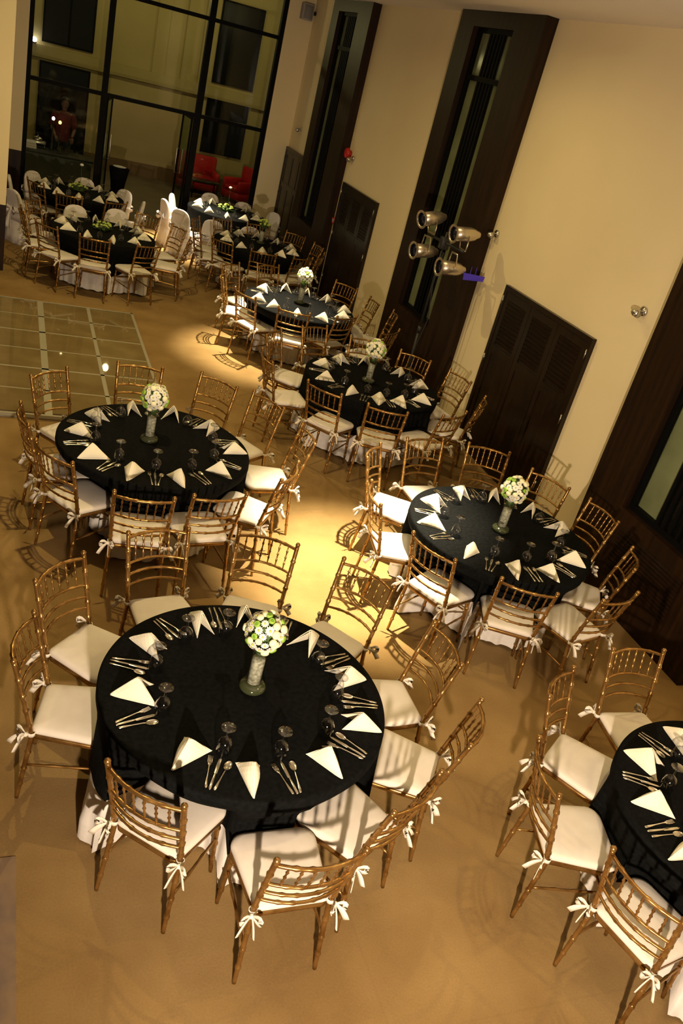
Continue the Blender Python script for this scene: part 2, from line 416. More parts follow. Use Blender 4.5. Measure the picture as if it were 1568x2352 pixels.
# ------------------------------------------------------------------ chairs under white covers
def covered_chair():
    t = thing('covered_chair', None, None); b = MB()
    # seat block draped to the floor, merging with the tall rounded back
    n = 40; R = []
    def ring(z, x, y0, y1, rc, wav):
        pts = []
        for j in range(n):
            a = 2*pi*j/n; ca, sa = cos(a), sin(a); e = .45
            px = x*(abs(ca)**e)*(1 if ca>=0 else -1); py = (y1-y0)/2*(abs(sa)**e)*(1 if sa>=0 else -1)+(y0+y1)/2
            w = 1 + wav*sin(j*5.1)*.5 + wav*sin(j*2.3)
            pts.append((px*w, (py-(y0+y1)/2)*w+(y0+y1)/2, z))
        return pts
    for z,x,y0,y1,w in ((.004,.255,-.285,.265,.05),(.15,.238,-.265,.245,.035),(.32,.222,-.248,.228,.015),(.43,.213,-.238,.22,.0),(.462,.208,-.235,.215,0),(.474,.19,-.22,.195,0)):
        R.append(ring(z,x,y0,y1,.05,w))
    b.rings(R)
    R = []
    for z,x,ya,yb in ((.40,.205,-.245,-.13),(.48,.20,-.25,-.155),(.60,.198,-.262,-.185),(.72,.195,-.278,-.208),(.82,.182,-.292,-.228),(.89,.155,-.302,-.244),(.93,.11,-.305,-.254),(.95,.05,-.302,-.264)):
        R.append(ring(z,x,ya,yb,.03,.004))
    b.rings(R)
    b.v = [(x,y,z*.863) for x,y,z in b.v]
    c = b.obj('cover', M['cover'], t)
    s = MB()
    band = [(.212*cos(a)*.98, -.213+.062*sin(a), .60) for a in [2*pi*i/24 for i in range(25)]]
    ribbon(s, band, .09, .006)
    for q in (-1,1):
        o = Vector((0,-.282,.60)); loop = [tuple(o+Vector((q*.13*sin(pi*i/10)**.8, -.05*sin(pi*i/10), .045*sin(2*pi*i/10)))) for i in range(11)]
        ribbon(s, loop, [.03+.06*sin(pi*i/10) for i in range(11)], .005)
        ribbon(s, [tuple(o+Vector((q*.05*u, -.02-.03*u, -.34*u))) for u in [i/7 for i in range(8)]], [.03+.06*u for u in [i/7 for i in range(8)]], .005)
    s.ball((0,-.288,.60), .03, 8, 6)
    s.v = [(x,y,z*.863) for x,y,z in s.v]
    s.obj('sash', M['cover'], t)
    return t
cov0 = covered_chair(); bpy.context.view_layer.update(); kids_of(cov0); first = True
for k in COVERS:
    for i, (x,y,r) in enumerate(COVERS[k]):
        o = cov0 if first else copy_tree(cov0); first = False
        o.location = (x,y,0); o.rotation_euler = (0,0,rad(r))
        tag(o, 'chair under a white fabric cover with sash, %s o\'clock side of %s' % (NAMEIT[k][i], SHORT[k]), 'covered chair', 'white covered chairs')

# ------------------------------------------------------------------ tables and their cloths
def seat_limit(k, N):
    """how far out the hanging cloth may reach in each direction before it meets a chair"""
    c = TABLES[k]; lim = [9.]*N
    ch = [(x,y,r,.216,-.21,.213,.07) for x,y,r in CHAIRS.get(k,[])] + [(x,y,r,.245,-.27,.255,.06) for x,y,r in COVERS.get(k,[])]
    for x,y,r,hw,y0,y1,cr in ch:
        ca, sa = cos(rad(r)), sin(rad(r))
        for j in range(N):
            a = 2*pi*j/N
            for step in range(20, 180):
                R = step*.005; px, py = c[0]+R*cos(a)-x, c[1]+R*sin(a)-y
                lx, ly = px*ca+py*sa, -px*sa+py*ca
                if abs(lx) < hw and y0 < ly < y1:
                    if ly > y1-cr and abs(lx) > hw-cr and hypot(ly-(y1-cr), abs(lx)-(hw-cr)) > cr: continue
                    lim[j] = min(lim[j], R-.012); break
    m = [min(lim[(j+d)%N] for d in range(-1,2)) for j in range(N)]
    return m
RT = .762
def cloths(k):
    N = 240; c = TABLES[k]; lim = seat_limit(k, N); rnd = random.Random(ord(k))
    ph = rnd.random()*6; th0 = rnd.random()*pi/2
    def sm(t): t = max(0,min(1,t)); return t*t*(3-2*t)
    def lam(z): return sm((.70-z)/.195)
    HB = .335
    def hem_at(a): return HB + .050*cos(4*(a-th0)) + .010*sin(11*a+ph)
    def R_black(j, z):
        a = 2*pi*j/N; drop = max(0, .745-z); s = min(1, drop/.45)
        fold = sin(9*a+ph+1.3*sin(3*a))*.020*s + sin(17*a+2*ph)*.007*s
        R = RT + .018*s + fold; l = lam(z)
        if l > 0 and R > lim[j]: R = R*(1-l) + lim[j]*l
        return max(R, .14)
    def make(black):
        rows = []
        for r in (.0001,.25,.5,.68,.738,.752 if black else .740): rows.append([(r*cos(2*pi*j/N), r*sin(2*pi*j/N), .75 if black else .738) for j in range(N)])
        if black:
            for i, z in enumerate((.7485,.745,.738,.725,.70,.67,.64,.61,.58,.55,.52,.49,.46,.43,.40,0)):
                row = []
                for j in range(N):
                    a = 2*pi*j/N; hem = hem_at(a); zz = z if z > .43 else .46-(.46-hem)*((i-12)/3.)
                    R = R_black(j, zz) - (.007 if i == 0 else .002 if i == 1 else 0)
                    row.append((R*cos(a), R*sin(a), zz))
                rows.append(row)
        else:
            for z in (.734,.72,.70,.67,.64,.61,.58,.55,.52,.49,.46,.43,.40,.37,.34,.31,.28,.24,.19,.14,.09,.055,.022):
                row = []
                for j in range(N):
                    a = 2*pi*j/N; R = R_black(j, z) - .013
                    d = max(0, hem_at(a)-.02-z); s = min(1, d/.22)
                    ruf = (sin(24*a+ph+.8*sin(5*a)) + .45*sin(41*a+2*ph))*.020*s
                    free = max(0, min(1, (lim[j]-.80)/.10))
                    R = R + ruf*(1 if free else .6) + .03*s*free - (0 if free else .014*s)
                    row.append((R*cos(a), R*sin(a), z + (.010*sin(24*a+ph) if z < .05 else 0)))
                rows.append(row)
        bb = MB(); bb.rings(rows, cap0=False, cap1=False)
        return bb
    w = make(False).obj('white_underskirt', M['white'], loc=(c[0],c[1],0))
    tag(w, 'white pleated underskirt reaching the floor below %s' % WHERE[k], 'table skirt', 'white underskirts')
    o = make(True).obj('black_tablecloth', M['black'], loc=(c[0],c[1],0))
    tag(o, 'black tablecloth draped over %s' % WHERE[k], 'tablecloth', 'black tablecloths')
    t = thing('round_table', 'round banquet table hidden under black cloth, %s' % WHERE[k], 'table', (c[0],c[1],0), 0, 'round banquet tables')
    b = MB(); b.lathe([(.70,.705),(.735,.708),(.74,.718),(.735,.728),(.70,.73)], 48); b.obj('tabletop', M['tableply'], t)
    b = MB(); b.lathe([(.10,.004),(.10,.02),(.035,.06),(.03,.35),(.035,.66),(.10,.704)], 20); b.obj('pedestal', M['dark'], t)
for k in TABLES: cloths(k)

# ------------------------------------------------------------------ place settings
ZT0 = .7505
def napkin_mesh(v):
    b = MB(); rr = random.Random(v)
    T = Vector((0,-.105,0.001)); sp = .045+.03*rr.random(); H = .095+.012*rr.random()
    A = Vector((.006*(rr.random()-.5),.02,H))
    for q in (-1,1):
        Lp = Vector((q*sp*(.8+.5*rr.random()), .085+.02*rr.random(), .001))
        n = 8; th = .0035
        nm = (A-T).cross(Lp-T).normalized()*q
        if nm.x*q < 0: nm = -nm
        def P(i, j, off):       # barycentric grid with softly rounded corners
            u, v_ = i/n, j/n; p = T*(1-u-v_) + A*u + Lp*v_
            w = 27*u*v_*(1-u-v_)
            cen = (T+A+Lp)/3; m = max(u, v_, 1-u-v_)
            p = p.lerp(cen, .10*max(0,(m-.72)/.28)**2)
            return p + nm*(.013*w+off)
        idx = {}; vs = []; fs = []
        for side, off in ((0,th/2),(1,-th/2)):
            for i in range(n+1):
                for j in range(n+1-i):
                    idx[(side,i,j)] = len(vs); vs.append(P(i,j,off))
        for side in (0,1):
            for i in range(n):
                for j in range(n-i):
                    f = [(idx[side,i,j],idx[side,i+1,j],idx[side,i,j+1])]
                    if i+j < n-1: f.append((idx[side,i+1,j],idx[side,i+1,j+1],idx[side,i,j+1]))
                    fs += [g if side == 0 else g[::-1] for g in f]
        ed = [(i,0) for i in range(n+1)] + [(n-j,j) for j in range(1,n+1)] + [(0,n-j) for j in range(1,n)]
        for e in range(len(ed)):
            a1, a2 = ed[e], ed[(e+1)%len(ed)]
            fs.append((idx[0,a1[0],a1[1]], idx[1,a1[0],a1[1]], idx[1,a2[0],a2[1]], idx[0,a2[0],a2[1]]))
        b.add(vs, fs)
        # the second layer of the fold peeping out along the open edge
        L2 = Lp + Vector((q*.006,.008,0)); A2 = A + Vector((0,.006,-.010))
        vs = [T.lerp(Lp,.25)-nm*.003+Vector((0,0,.002)), A2-nm*.003, L2-nm*.003, T.lerp(Lp,.25)-nm*.0055+Vector((0,0,.002)), A2-nm*.0055, L2-nm*.0055]
        b.add(vs, [(0,1,2),(3,5,4),(0,3,4,1),(1,4,5,2),(2,5,3,0)])
    b.v = [(x*1.10,y*1.10,z*1.10) for x,y,z in b.v]
    return b.mesh('napkin', M['napkin'], smooth=False)
napm = [napkin_mesh(i) for i in range(5)]
def goblet():
    t = thing('goblet', None, None)
    b = MB(); b.lathe([(.033,.0),(.0375,.018),(.0415,.040),(.0415,.058),(.036,.077),(.024,.093),(.0105,.102),(.0055,.106)], 20, cap0=False); b.obj('bowl', M['glass'], t)
    b = MB(); b.lathe([(.0055,.106),(.0048,.115),(.0050,.140),(.0085,.150),(.025,.157),(.0355,.1615),(.0370,.164),(.0355,.1665),(.005,.169)], 20, cap0=False); b.obj('stem_and_foot', M['glass'], t)
    return t
gob0 = goblet(); bpy.context.view_layer.update(); kids_of(gob0)
def cut_mesh(kind):
    b = MB()
    def strip(prof):            # (y, halfwidth, z, thickness)
        R = []
        for y,w,z,th in prof: R.append([(-w,y,z),(-w*.6,y,z+th),(w*.6,y,z+th),(w,y,z),(w*.6,y,z-th*.3),(-w*.6,y,z-th*.3)])
        b.rings(R)
    if kind == 'knife':
        strip([(-.105,.004,.002,.003),(-.10,.0075,.002,.004),(-.06,.0075,.002,.004),(-.01,.006,.002,.004),(-.004,.0045,.002,.003),(.0,.009,.002,.0015),(.05,.0105,.002,.0012),(.09,.009,.002,.001),(.106,.002,.002,.0008)])
    else:
        strip([(-.10,.004,.002,.002),(-.095,.0085,.002,.003),(-.07,.0075,.0025,.003),(-.03,.0035,.004,.003),(.02,.0030,.006,.003),(.036,.0045,.005,.003)] + ([(.044,.010,.004,.002),(.056,.0115,.003,.002)] if kind == 'fork' else []))
        if kind == 'fork':
            for i in range(4):
                x = -.0096+i*.0064
                b.rings([[(x-.0016,y,z),(x+.0016,y,z),(x+.0016,y,z+.0018),(x-.0016,y,z+.0018)] for y,z in ((.055,.0033),(.075,.0025),(.098,.005))])
        else:
            n = 20; R = []
            for s_, dz in ((1.,.0055),(.9,.004),(.7,.0025),(.4,.0012),(.05,.0009)):
                R.append([(.0185*s_*cos(2*pi*j/n), .066+.031*s_*sin(2*pi*j/n), dz) for j in range(n)])
            b.rings(R, cap0=False)
            R2 = [[(x,y,z-.0008) for x,y,z in r] for r in R]; b.rings([R[0],R2[0]] , cap0=False, cap1=False); b.rings(R2[::-1], cap1=False)
    return b.mesh(kind, M['cutlery'])
cutm = {q: cut_mesh(q) for q in ('fork','knife','spoon')}
far_even = {'G':8, 'H':-10, 'I':4, 'J':14}
SETS = dict(NAPKINS)
for k, a0 in far_even.items(): SETS[k] = [[a0+36*i, .60] for i in range(10)]
firstg = True
for k in SETS:
    c = TABLES[k]; pts = [(c[0]+r*cos(rad(a)), c[1]+r*sin(rad(a))) for a,r in SETS[k]]; hn = hour_names(c, pts)
    srt = sorted(range(len(SETS[k])), key=lambda i: SETS[k][i][0])
    for i, (a,r) in enumerate(SETS[k]):
        rr = random.Random(i*13+ord(k)); A = rad(a); w = '%s o\'clock place on %s' % (hn[i], SHORT[k])
        x, y = pts[i]
        o = link('folded_napkin', napm[(i*3+ord(k))%5], None, (x,y,ZT0), A+pi/2+rad(rr.uniform(-5,5)))
        tag(o, 'cream napkin folded into a tent, %s' % w, 'napkin', 'folded napkins on the tables')
        # cutlery and glass stand to the sitter's right, halfway to the next napkin
        pos = srt.index(i); nx = SETS[k][srt[(pos+1)%len(srt)]][0]; gap = (nx-a) % 360
        if len(SETS[k]) < 6 and gap > 60: gap = 33
        B = rad(a + min(gap*.50, 17) if gap > 29 else a + gap*.52)
        g = gob0 if firstg else copy_tree(gob0); firstg = False
        rg = .485 if gap > 29 else .46
        g.location = (c[0]+rg*cos(B), c[1]+rg*sin(B), ZT0); g.rotation_euler = (0,0,rr.random()*6)
        tag(g, 'clear stemmed goblet turned upside down, %s' % w, 'goblet', 'upturned goblets')
        if k in 'ABCDEF':
            for q, da, dr, tilt in (('fork',-3.1,.625,.12),('knife',0,.622,0.),('spoon',3.2,.625,-.14)):
                if gap <= 29: tilt *= .4
                th = B+rad(da)
                px, py = c[0]+dr*cos(th), c[1]+dr*sin(th)
                o = link('dinner_'+q, cutm[q], None, (px,py,ZT0), B+pi/2+tilt+rad(rr.uniform(-2,2)))
                tag(o, 'polished steel %s pointing inward, %s' % (q, w), q, 'cutlery: '+q+'s')

# ------------------------------------------------------------------ vases and flower balls
def flower_mesh(kind):
    b = MB()
    if kind == 'daisy':
        for ring_, n, r0, r1, lift in ((0,11,.006,.0245,.006),(1,9,.005,.018,.010)):
            for i in range(n):
                a = 2*pi*i/n+ring_*.3; ca, sa = cos(a), sin(a); w = .0050
                vs = [(r0*ca+w*.4*sa, r0*sa-w*.4*ca, lift*.6), (r0*ca-w*.4*sa, r0*sa+w*.4*ca, lift*.6),
                      (.7*r1*ca-w*sa, .7*r1*sa+w*ca, lift), (r1*ca, r1*sa, lift*.7), (.7*r1*ca+w*sa, .7*r1*sa-w*ca, lift)]
                b.add(vs, [(0,1,2,4),(2,3,4)])
        b.cur = 1; b.ball((0,0,.009), .0062, 8, 4, sz=.6)
        return b.mesh('daisy', [M['petal'], M['heart']])
    R = .021 if kind == 'pompon' else .0185
    n = 12
    prof = [(.004,-.004),(R*.75,0),(R,.007),(R*.86,.014),(R*.55,.0175),(R*.5,.0150),(R*.12,.0165)] if kind == 'button' else [(.004,-.004),(R*.8,.0),(R,.008),(R*.9,.016),(R*.6,.021),(R*.2,.023)]
    R_ = []
    for i, (r,z) in enumerate(prof):
        R_.append([(r*(1+.06*(j%2))*cos(2*pi*(j+.5*(i%2))/n), r*(1+.06*(j%2))*sin(2*pi*(j+.5*(i%2))/n), z) for j in range(n)])
    b.rings(R_)
    if kind == 'button':
        b.cur = 1; b.ball((0,0,.0155), R*.42, 8, 4, sz=.35)
        return b.mesh('button', [M['mumgreen'], M['mumgreen2']])
    return b.mesh('pompon', M['cream'])
FL = {q: flower_mesh(q) for q in ('daisy','button','pompon')}
FNAME = {'daisy':'white_daisy','button':'green_button_flower','pompon':'cream_pompon_flower'}
def vase_at(k, lab, hh=.27):
    c = VPOS[k]
    t = thing('glass_vase', lab, 'vase', (c[0],c[1],.751), 0, 'glass centrepiece vases')
    b = MB(); b.lathe([(.0425,.046),(.0425,.12),(.0425,.21),(.046,.25),(.054,hh),(.050,hh),(.042,.248),(.0385,.21),(.0385,.05),(.0385,.0462)], 28, cap0=False, cap1=False); b.obj('vase_body', M['vase'], t)
    b = MB(); b.lathe([(.052,.0),(.066,.004),(.0715,.014),(.0715,.024),(.066,.034),(.054,.041),(.0465,.044),(.0465,.0455),(.03,.0455)], 28); b.obj('vase_foot', M['vasefoot'], t)
    b = MB(); b.lathe([(.002,.0475),(.033,.048),(.0365,.05),(.0365,.19),(.034,.205),(.002,.208)], 20); b.obj('bead_filling', M['gelbeads'], t)
    return t
VPOS = {'A':(1.345,3.30),'B':(1.175,6.255),'C':(3.86,5.085),'D':(3.83,8.22),'F':(3.83,11.02),'G':(TABLES['G'][0]+.06,TABLES['G'][1]+.15)}
def bouquet(k, lab, seed):
    c = VPOS[k]; zc = .751+.27+.108; R = .100
    t = thing('flower_ball', lab, 'flowers', (c[0],c[1],zc), 0, 'white and green flower balls')
    b = MB(); b.ball((0,0,0), R*.84, 20, 12); 
    b.tube([(0,0,-.085),(0,0,-.14)], [.034,.030], 12)
    b.obj('foliage_core', M['leaf'], t)
    rr = random.Random(seed); n = 84; ga = pi*(3-sqrt(5))
    for i in range(n):
        z = 1-2*(i+.5)/n
        if z < -.80: continue
        a = ga*i+rr.uniform(-.12,.12); z += rr.uniform(-.03,.03); z = max(-.95,min(1,z)); s = sqrt(max(0,1-z*z))
        d = Vector((s*cos(a), s*sin(a), z)); q = rr.random(); kind = 'daisy' if q < .58 else 'button' if q < .78 else 'pompon'
        rot = d.to_track_quat('Z','Y')
        o = link(FNAME[kind], FL[kind], t); o.rotation_euler = rot.to_euler(); o.location = d*(R*rr.uniform(.93,1.0)); 
        sc = rr.uniform(.85,1.15); o.scale = (sc,sc,sc)
for k, s in (('A',1),('B',2),('C',3),('D',4),('F',5)):
    vase_at(k, 'clear glass vase full of gel beads at the centre of %s' % SHORT[k])
    bouquet(k, 'ball of white daisies and green blooms in the vase of %s' % SHORT[k], s)
# the dim table: a vase with a loose yellow-green bunch
vase_at('G', 'tall glass vase holding yellow-green flowers on %s' % SHORT['G'])
def loose_bunch(c, z, lab, seed, R, flat, n, tall=False, stem=0):
    t = thing('flower_bunch', lab, 'flowers', (c[0],c[1],z), 0, 'loose yellow-green flower bunches'); rr = random.Random(seed)
    b = MB()
    for i in range(70):
        a = rr.random()*2*pi; u = sqrt(rr.random()); L = R*(.6+.5*rr.random()); ca, sa = cos(a), sin(a); el = rr.uniform(.15,1.2)
        d = Vector((ca*cos(el), sa*cos(el), sin(el)*flat)); s = Vector((-sa,ca,0))*.012; o = Vector((ca,sa,0))*R*.25*u
        b.add([o-s*.3, o+s*.3, o+d*L*.6+s, o+d*L, o+d*L*.6-s], [(0,1,2,4),(2,3,4)])
    b.lathe([(R*.3,0),(R*.5,.01),(R*.45,.04),(R*.2,.05)], 14)
    b.obj('foliage', M['leaf'], t)
    for i in range(n):
        a = rr.random()*2*pi; u = sqrt(rr.random())*.85; d = Vector((u*cos(a)*R, u*sin(a)*R, R*flat*(1-u*u)*.8+.025))
        o = link('lime_flower', LIME, t); o.location = d; sc = rr.uniform(.8,1.25); o.scale = (sc,sc,sc); o.rotation_euler = (rr.uniform(-.5,.5), rr.uniform(-.5,.5), 0)
    if stem:
        b = MB(); b.tube([(.02,.0,.02),(.03,.0,stem*.5),(.025,.0,stem)], .003, 6); b.obj('stem', M['leaf'], t)
        b = MB(); b.ball((.025,.0,stem+.012), .033, 12, 8, sz=.7); b.obj('white_bloom', M['petal'], t)
LIME = flower_mesh('pompon').copy(); LIME.materials[0] = M['lime']
loose_bunch(VPOS['G'], .751+.272, 'loose yellow-green bunch in the vase of %s' % SHORT['G'], 11, .13, 1.0, 22)
loose_bunch((TABLES['H'][0],TABLES['H'][1]+.1), .7505, 'low green and yellow arrangement at the centre of %s' % SHORT['H'], 12, .17, .6, 18)
loose_bunch((TABLES['I'][0]-.02,TABLES['I'][1]+.1), .7505, 'low green arrangement with one white bloom, %s' % SHORT['I'], 13, .19, .55, 18, stem=.42)
loose_bunch((TABLES['J'][0],TABLES['J'][1]+.15), .7505, 'low green arrangement with one white bloom, %s' % SHORT['J'], 14, .19, .55, 18, stem=.42)

# ------------------------------------------------------------------ the room
b = MB(); b.box(-6, WX+.2, -3, BY-.06, -.1, 0); structure('floor', b, M['carpet'])
b = MB(); b.box(-3.5, .215, 1.2, 2.98, .0005, .006); o = b.obj('floor_mat', M['mat'], smooth=False); tag(o, 'worn grey-violet floor mat at the lower left edge', 'mat')
b = MB(); b.box(-6, WX+.2, -3, 4.0, CZ, CZ+.2); b.box(-6, WX+.2, 4.0, BY+.1, CZ, CZ+.2)
b.box(-6, 4.75, -3, 12.0, CZ-.035, CZ); structure('ceiling', b, M['ceil'])
b = MB(); b.box(WX, WX+.2, -3, BY+.1, 0, CZ); structure('wall_right', b, M['wall'])
b = MB(); b.box(4.88, WX, BY-.06, BY+.1, 0, CZ); b.box(-6, .285, BY-.06, BY+.1, 0, CZ); structure('wall_back', b, M['wall'])
b = MB(); b.box(-1.2, .045, 13.15, 13.75, .92, CZ); structure('wall_left', b, M['wall'])
b = MB(); b.box(-1.2, .055, 13.14, 13.76, 0, .92); structure('trim_1', b, M['wood'])
b = MB(); b.box(-6, .285, BY-.075, BY-.06, 0, .87); structure('trim_2', b, M['wood'])

def panel(idx, y0, y1, wy0, wy1, wz0, wz1, louvre=False):
    """floor-to-ceiling timber panel standing proud of the wall, with a tall slot window let into it"""
    b = MB()
    b.box(PX, WX, y0, wy0, 0, CZ); b.box(PX, WX, wy1, y1, 0, CZ); b.box(PX, WX, wy0, wy1, 0, wz0); b.box(PX, WX, wy0, wy1, wz1, CZ)
    o = structure('trim_%d' % (idx+2), b, M['wood'])
    if louvre:
        b = MB()
        for i in range(12): b.box(PX-.012, PX, wy0+.1, wy1-.1, .32+i*.036, .342+i*.036)
        b.obj('louvre', M['door'], o, smooth=False)
    w = bpy.data.objects.new('window_%d' % idx, None); COL.objects.link(w); w.location = (PX+.09,(wy0+wy1)/2,0); w['kind'] = 'structure'
    hy = (wy1-wy0)/2; e = .05
    b = MB(); b.box(-.02,.03,-hy,-hy+e,wz0,wz1); b.box(-.02,.03,hy-e,hy,wz0,wz1); b.box(-.02,.03,-hy+e,hy-e,wz0,wz0+e); b.box(-.02,.03,-hy+e,hy-e,wz1-e,wz1)
    b.box(-.02,.03,-hy+e,hy-e,wz1-.58,wz1-.52); b.obj('window_frame', M['frame'], w, smooth=False)
    b = MB(); b.box(.035,.045,-hy+e,-.19,wz0+e,wz1-e); b.box(.035,.045,.20,hy-e,wz0+e,wz1-e); b.obj('frosted_pane', M['pale'], w, smooth=False)
    b = MB(); b.box(.03,.048,-.19,.20,wz0+e,wz1-e)
    for yy in (-.19,-.11,-.02,.07,.15): b.box(-.01,.03,yy,yy+.035,wz0+e,wz1-e)
    b.obj('mullion', M['frame'], w, smooth=False)
    b = MB(); b.box(.005,.009,-hy+e,hy-e,wz0+e,wz1-e); b.obj('pane', M['slimpane'], w, smooth=False)
panel(1, 14.71, 16.72, 15.36, 16.36, .98, 4.5)
panel(2, 9.27, 11.39, 9.92, 10.96, .98, 4.5)
panel(3, 4.00, 5.87, 4.30, 5.37, .89, 4.5, True)

def timber_door(idx, y0, y1, h, leaves, louv):
    d = bpy.data.objects.new('door_%d' % idx, None); COL.objects.link(d); d.location = (WX,y0,0); d['kind'] = 'structure'
    W = y1-y0; e = .055; x1 = -.002
    b = MB(); b.box(-.05,x1,0,e,0,h); b.box(-.05,x1,W-e,W,0,h); b.box(-.05,x1,e,W-e,h-e,h); b.obj('door_frame', M['door'], d, smooth=False)
    lw = (W-2*e)/leaves
    for i in range(leaves):
        a = e+i*lw+.004; c = e+(i+1)*lw-.004
        b = MB(); b.box(-.030,x1,a,c,.008,h-e-.004)
        for s in (a, c-.075): b.box(-.040,-.030,s,s+.075,.008,h-e-.004)
        for z0, z1 in ((.01,.14),(1.22,1.32),(h-e-.09,h-e-.006)): b.box(-.040,-.030,a+.075,c-.075,z0,z1)
        leaf = b.obj('door_leaf', M['door'], d, smooth=False)
        if louv:
            b = MB()
            for j in range(11):
                z = 1.345+j*.046
                b.add([(-.031,a+.08,z),(-.031,c-.08,z),(-.043,c-.08,z+.028),(-.043,a+.08,z+.028),(-.031,a+.08,z+.006),(-.031,c-.08,z+.006),(-.043,c-.08,z+.034),(-.043,a+.08,z+.034)],
                      [(0,1,2,3),(7,6,5,4),(0,4,5,1),(3,2,6,7),(0,3,7,4),(1,5,6,2)])
            b.obj('louvre', M['door'], leaf, smooth=False)
    for yy in (e*.5, W-e*.5):
        for z in (.35,1.12,1.82):
            b = MB(); b.tube([(-.054,yy,z-.05),(-.054,yy,z+.05)], .007, 8); b.obj('hinge', M['steel'], d)
timber_door(1, 6.73, 8.54, 1.99, 3, True)
timber_door(2, 12.86, 14.54, 1.99, 3, True)
timber_door(3, 16.80, 18.30, 1.99, 3, False)

# glazed end wall
def glazing():
    w = bpy.data.objects.new('window_4', None); COL.objects.link(w); w.location = (0,BY,0); w['kind'] = 'structure'
    b = MB()
    for x0, x1 in ((.285,.365),(1.63,1.735),(3.42,3.54),(4.79,4.88)): b.box(x0,x1,-.06,.06,0,CZ)
    for x0, x1 in ((.365,1.63),(1.735,3.42),(3.54,4.79)):
        b.box(x0,x1,-.05,.05,2.13,2.20); b.box(x0,x1,-.05,.05,3.83,3.90); b.box(x0,x1,-.05,.05,CZ-.06,CZ)
    for x0, x1 in ((.365,1.63),(3.54,4.79)): b.box(x0,x1,-.05,.05,0,.06)
    b.obj('window_frame', M['frame'], w, smooth=False)
    for x0, x1 in ((.365,1.63),(1.735,3.42),(3.54,4.79)):
        for z0, z1 in ((.06,2.13),(2.20,3.83),(3.90,CZ-.06)):
            if x0 == 1.735 and z0 == .06: continue
            b = MB(); b.box(x0,x1,-.004,.004,z0,z1); b.obj('pane', M['pane'], w, smooth=False)
glazing()
def glass_leaf(idx, hx, ang, sgn):
    d = bpy.data.objects.new('door_%d' % idx, None); COL.objects.link(d); d.location = (hx,BY+.07,0); d.rotation_euler = (0,0,ang); d['kind'] = 'structure'
    b = MB(); b.box(0,.82,-.006,.006,.09,2.06); b.obj('glass_panel', M['gpane'], d, smooth=False)
    b = MB(); b.box(0,.82,-.02,.02,.01,.09); b.box(0,.82,-.02,.02,2.06,2.12); b.box(0,.05,-.018,.018,.09,2.06); b.box(.785,.82,-.018,.018,.09,2.06); b.obj('door_frame', M['frame'], d, smooth=False)
    for s in (-1,1):
        b = MB(); b.tube([(.70,s*.012,.92),(.70,s*.06,.92),(.70,s*.06,1.40),(.70,s*.012,1.40)], .013, 8); b.obj('door_handle', M['steel'], d)
glass_leaf(4, 1.76, rad(78), 1)
glass_leaf(5, 3.40, rad(93), 1)

# glass-topped dance floor
df = thing('dance_floor', 'raised dance floor of translucent square panels in metal bars', 'dance floor', (-1.93,8.12,0))
b = MB(); Wd, Hd = 3.67, 3.66; b.box(0,Wd,0,Hd,0,.018)
mod = []
xs = [0]; 
for i in range(4): pass
x = Wd
cols = []
while x > .2:
    cols.append((max(0,x-.60), x)); x -= .60
    if len(cols) % 2 == 0: x -= .03
rows = []; y = Hd-.03
while y > .2:
    rows.append((max(.02,y-.59), y)); y -= .60
wide = .032; thin = .012
for (x0,x1) in cols:
    for (y0,y1) in rows: pass
b.box(Wd-.03,Wd+.005,-.01,Hd+.01,.018,.052); b.box(0,Wd,-.01,.02,.018,.052); b.box(0,Wd,Hd-.02,Hd+.01,.018,.052)
b.obj('deck_frame', M['tilebar'], df, smooth=False)
for i,(x0,x1) in enumerate(cols):
    for j,(y0,y1) in enumerate(rows):
        b = MB(); e0 = .012 if j % 2 else .006
        b.box(x0+.022, x1-.022, y0+e0*1.5, y1-.009, .018, .050); b.obj('floor_panel', M['tile'], df, smooth=False)
b = MB()
for i,(x0,x1) in enumerate(cols[:-1]): b.box(x0-(.052 if i%2 else .022), x0+.022, .02, Hd-.02, .018, .0485)
for j,(y0,y1) in enumerate(rows[:-1]): b.box(.0, Wd-.03, y0-.019, y0+(.018 if j%2 else .009), .018, .0485)
b.obj('panel_bars', M['tilebar'], df, smooth=False)

# wall fittings
def spot_knob(y, z, lab):
    t = thing('wall_spotlight', lab, 'wall light', (WX,y,z), 0, 'small metal wall lights')
    b = MB(); b.tube([(-.001,0,0),(-.02,0,0)], .042, 14); b.obj('rose', M['steel'], t)
    b = MB(); b.tube([(-.02,0,0),(-.06,0,.0),(-.085,0,-.02)], .012, 8); b.obj('arm', M['steel'], t)
    b = MB(); b.tube([(-.085,-.035,-.025),(-.085,.02,-.025),(-.085,.05,-.025)], [.036,.034,.022], 14); b.obj('lamp_head', M['steel'], t)
K = 1.049
spot_knob(8.73*K, 3.717+(2.48-3.717)*K, 'small metal wall light between light stand and louvred door')
spot_knob(5.96*K, 3.717+(2.49-3.717)*K, 'small metal wall light beside the nearest timber panel')
spot_knob(13.75*K, 3.717+(2.45-3.717)*K, 'small metal wall light under the red alarm bell')
spot_knob(16.83*K, 3.717+(2.47-3.717)*K, 'small dark wall light in the far corner')
t = thing('alarm_bell', 'round red fire alarm bell on the cream wall by the far panel', 'alarm bell', (WX,14.60,3.717+(2.50-3.717)*K))
b = MB(); b.tube([(-.001,0,0),(-.05,0,0)], .05, 14); b.obj('wall_mount', M['redpaint'], t)
b = MB(); b.tube([(-.05,0,0),(-.065,0,0),(-.10,0,0),(-.108,0,0)], [.085,.09,.075,.03], 20); b.obj('bell_dome', M['redpaint'], t)
t = thing('fire_call_point', 'small red fire call point low on the wall beside the far door', 'call point', (WX,14.63,3.717+(1.43-3.717)*K))
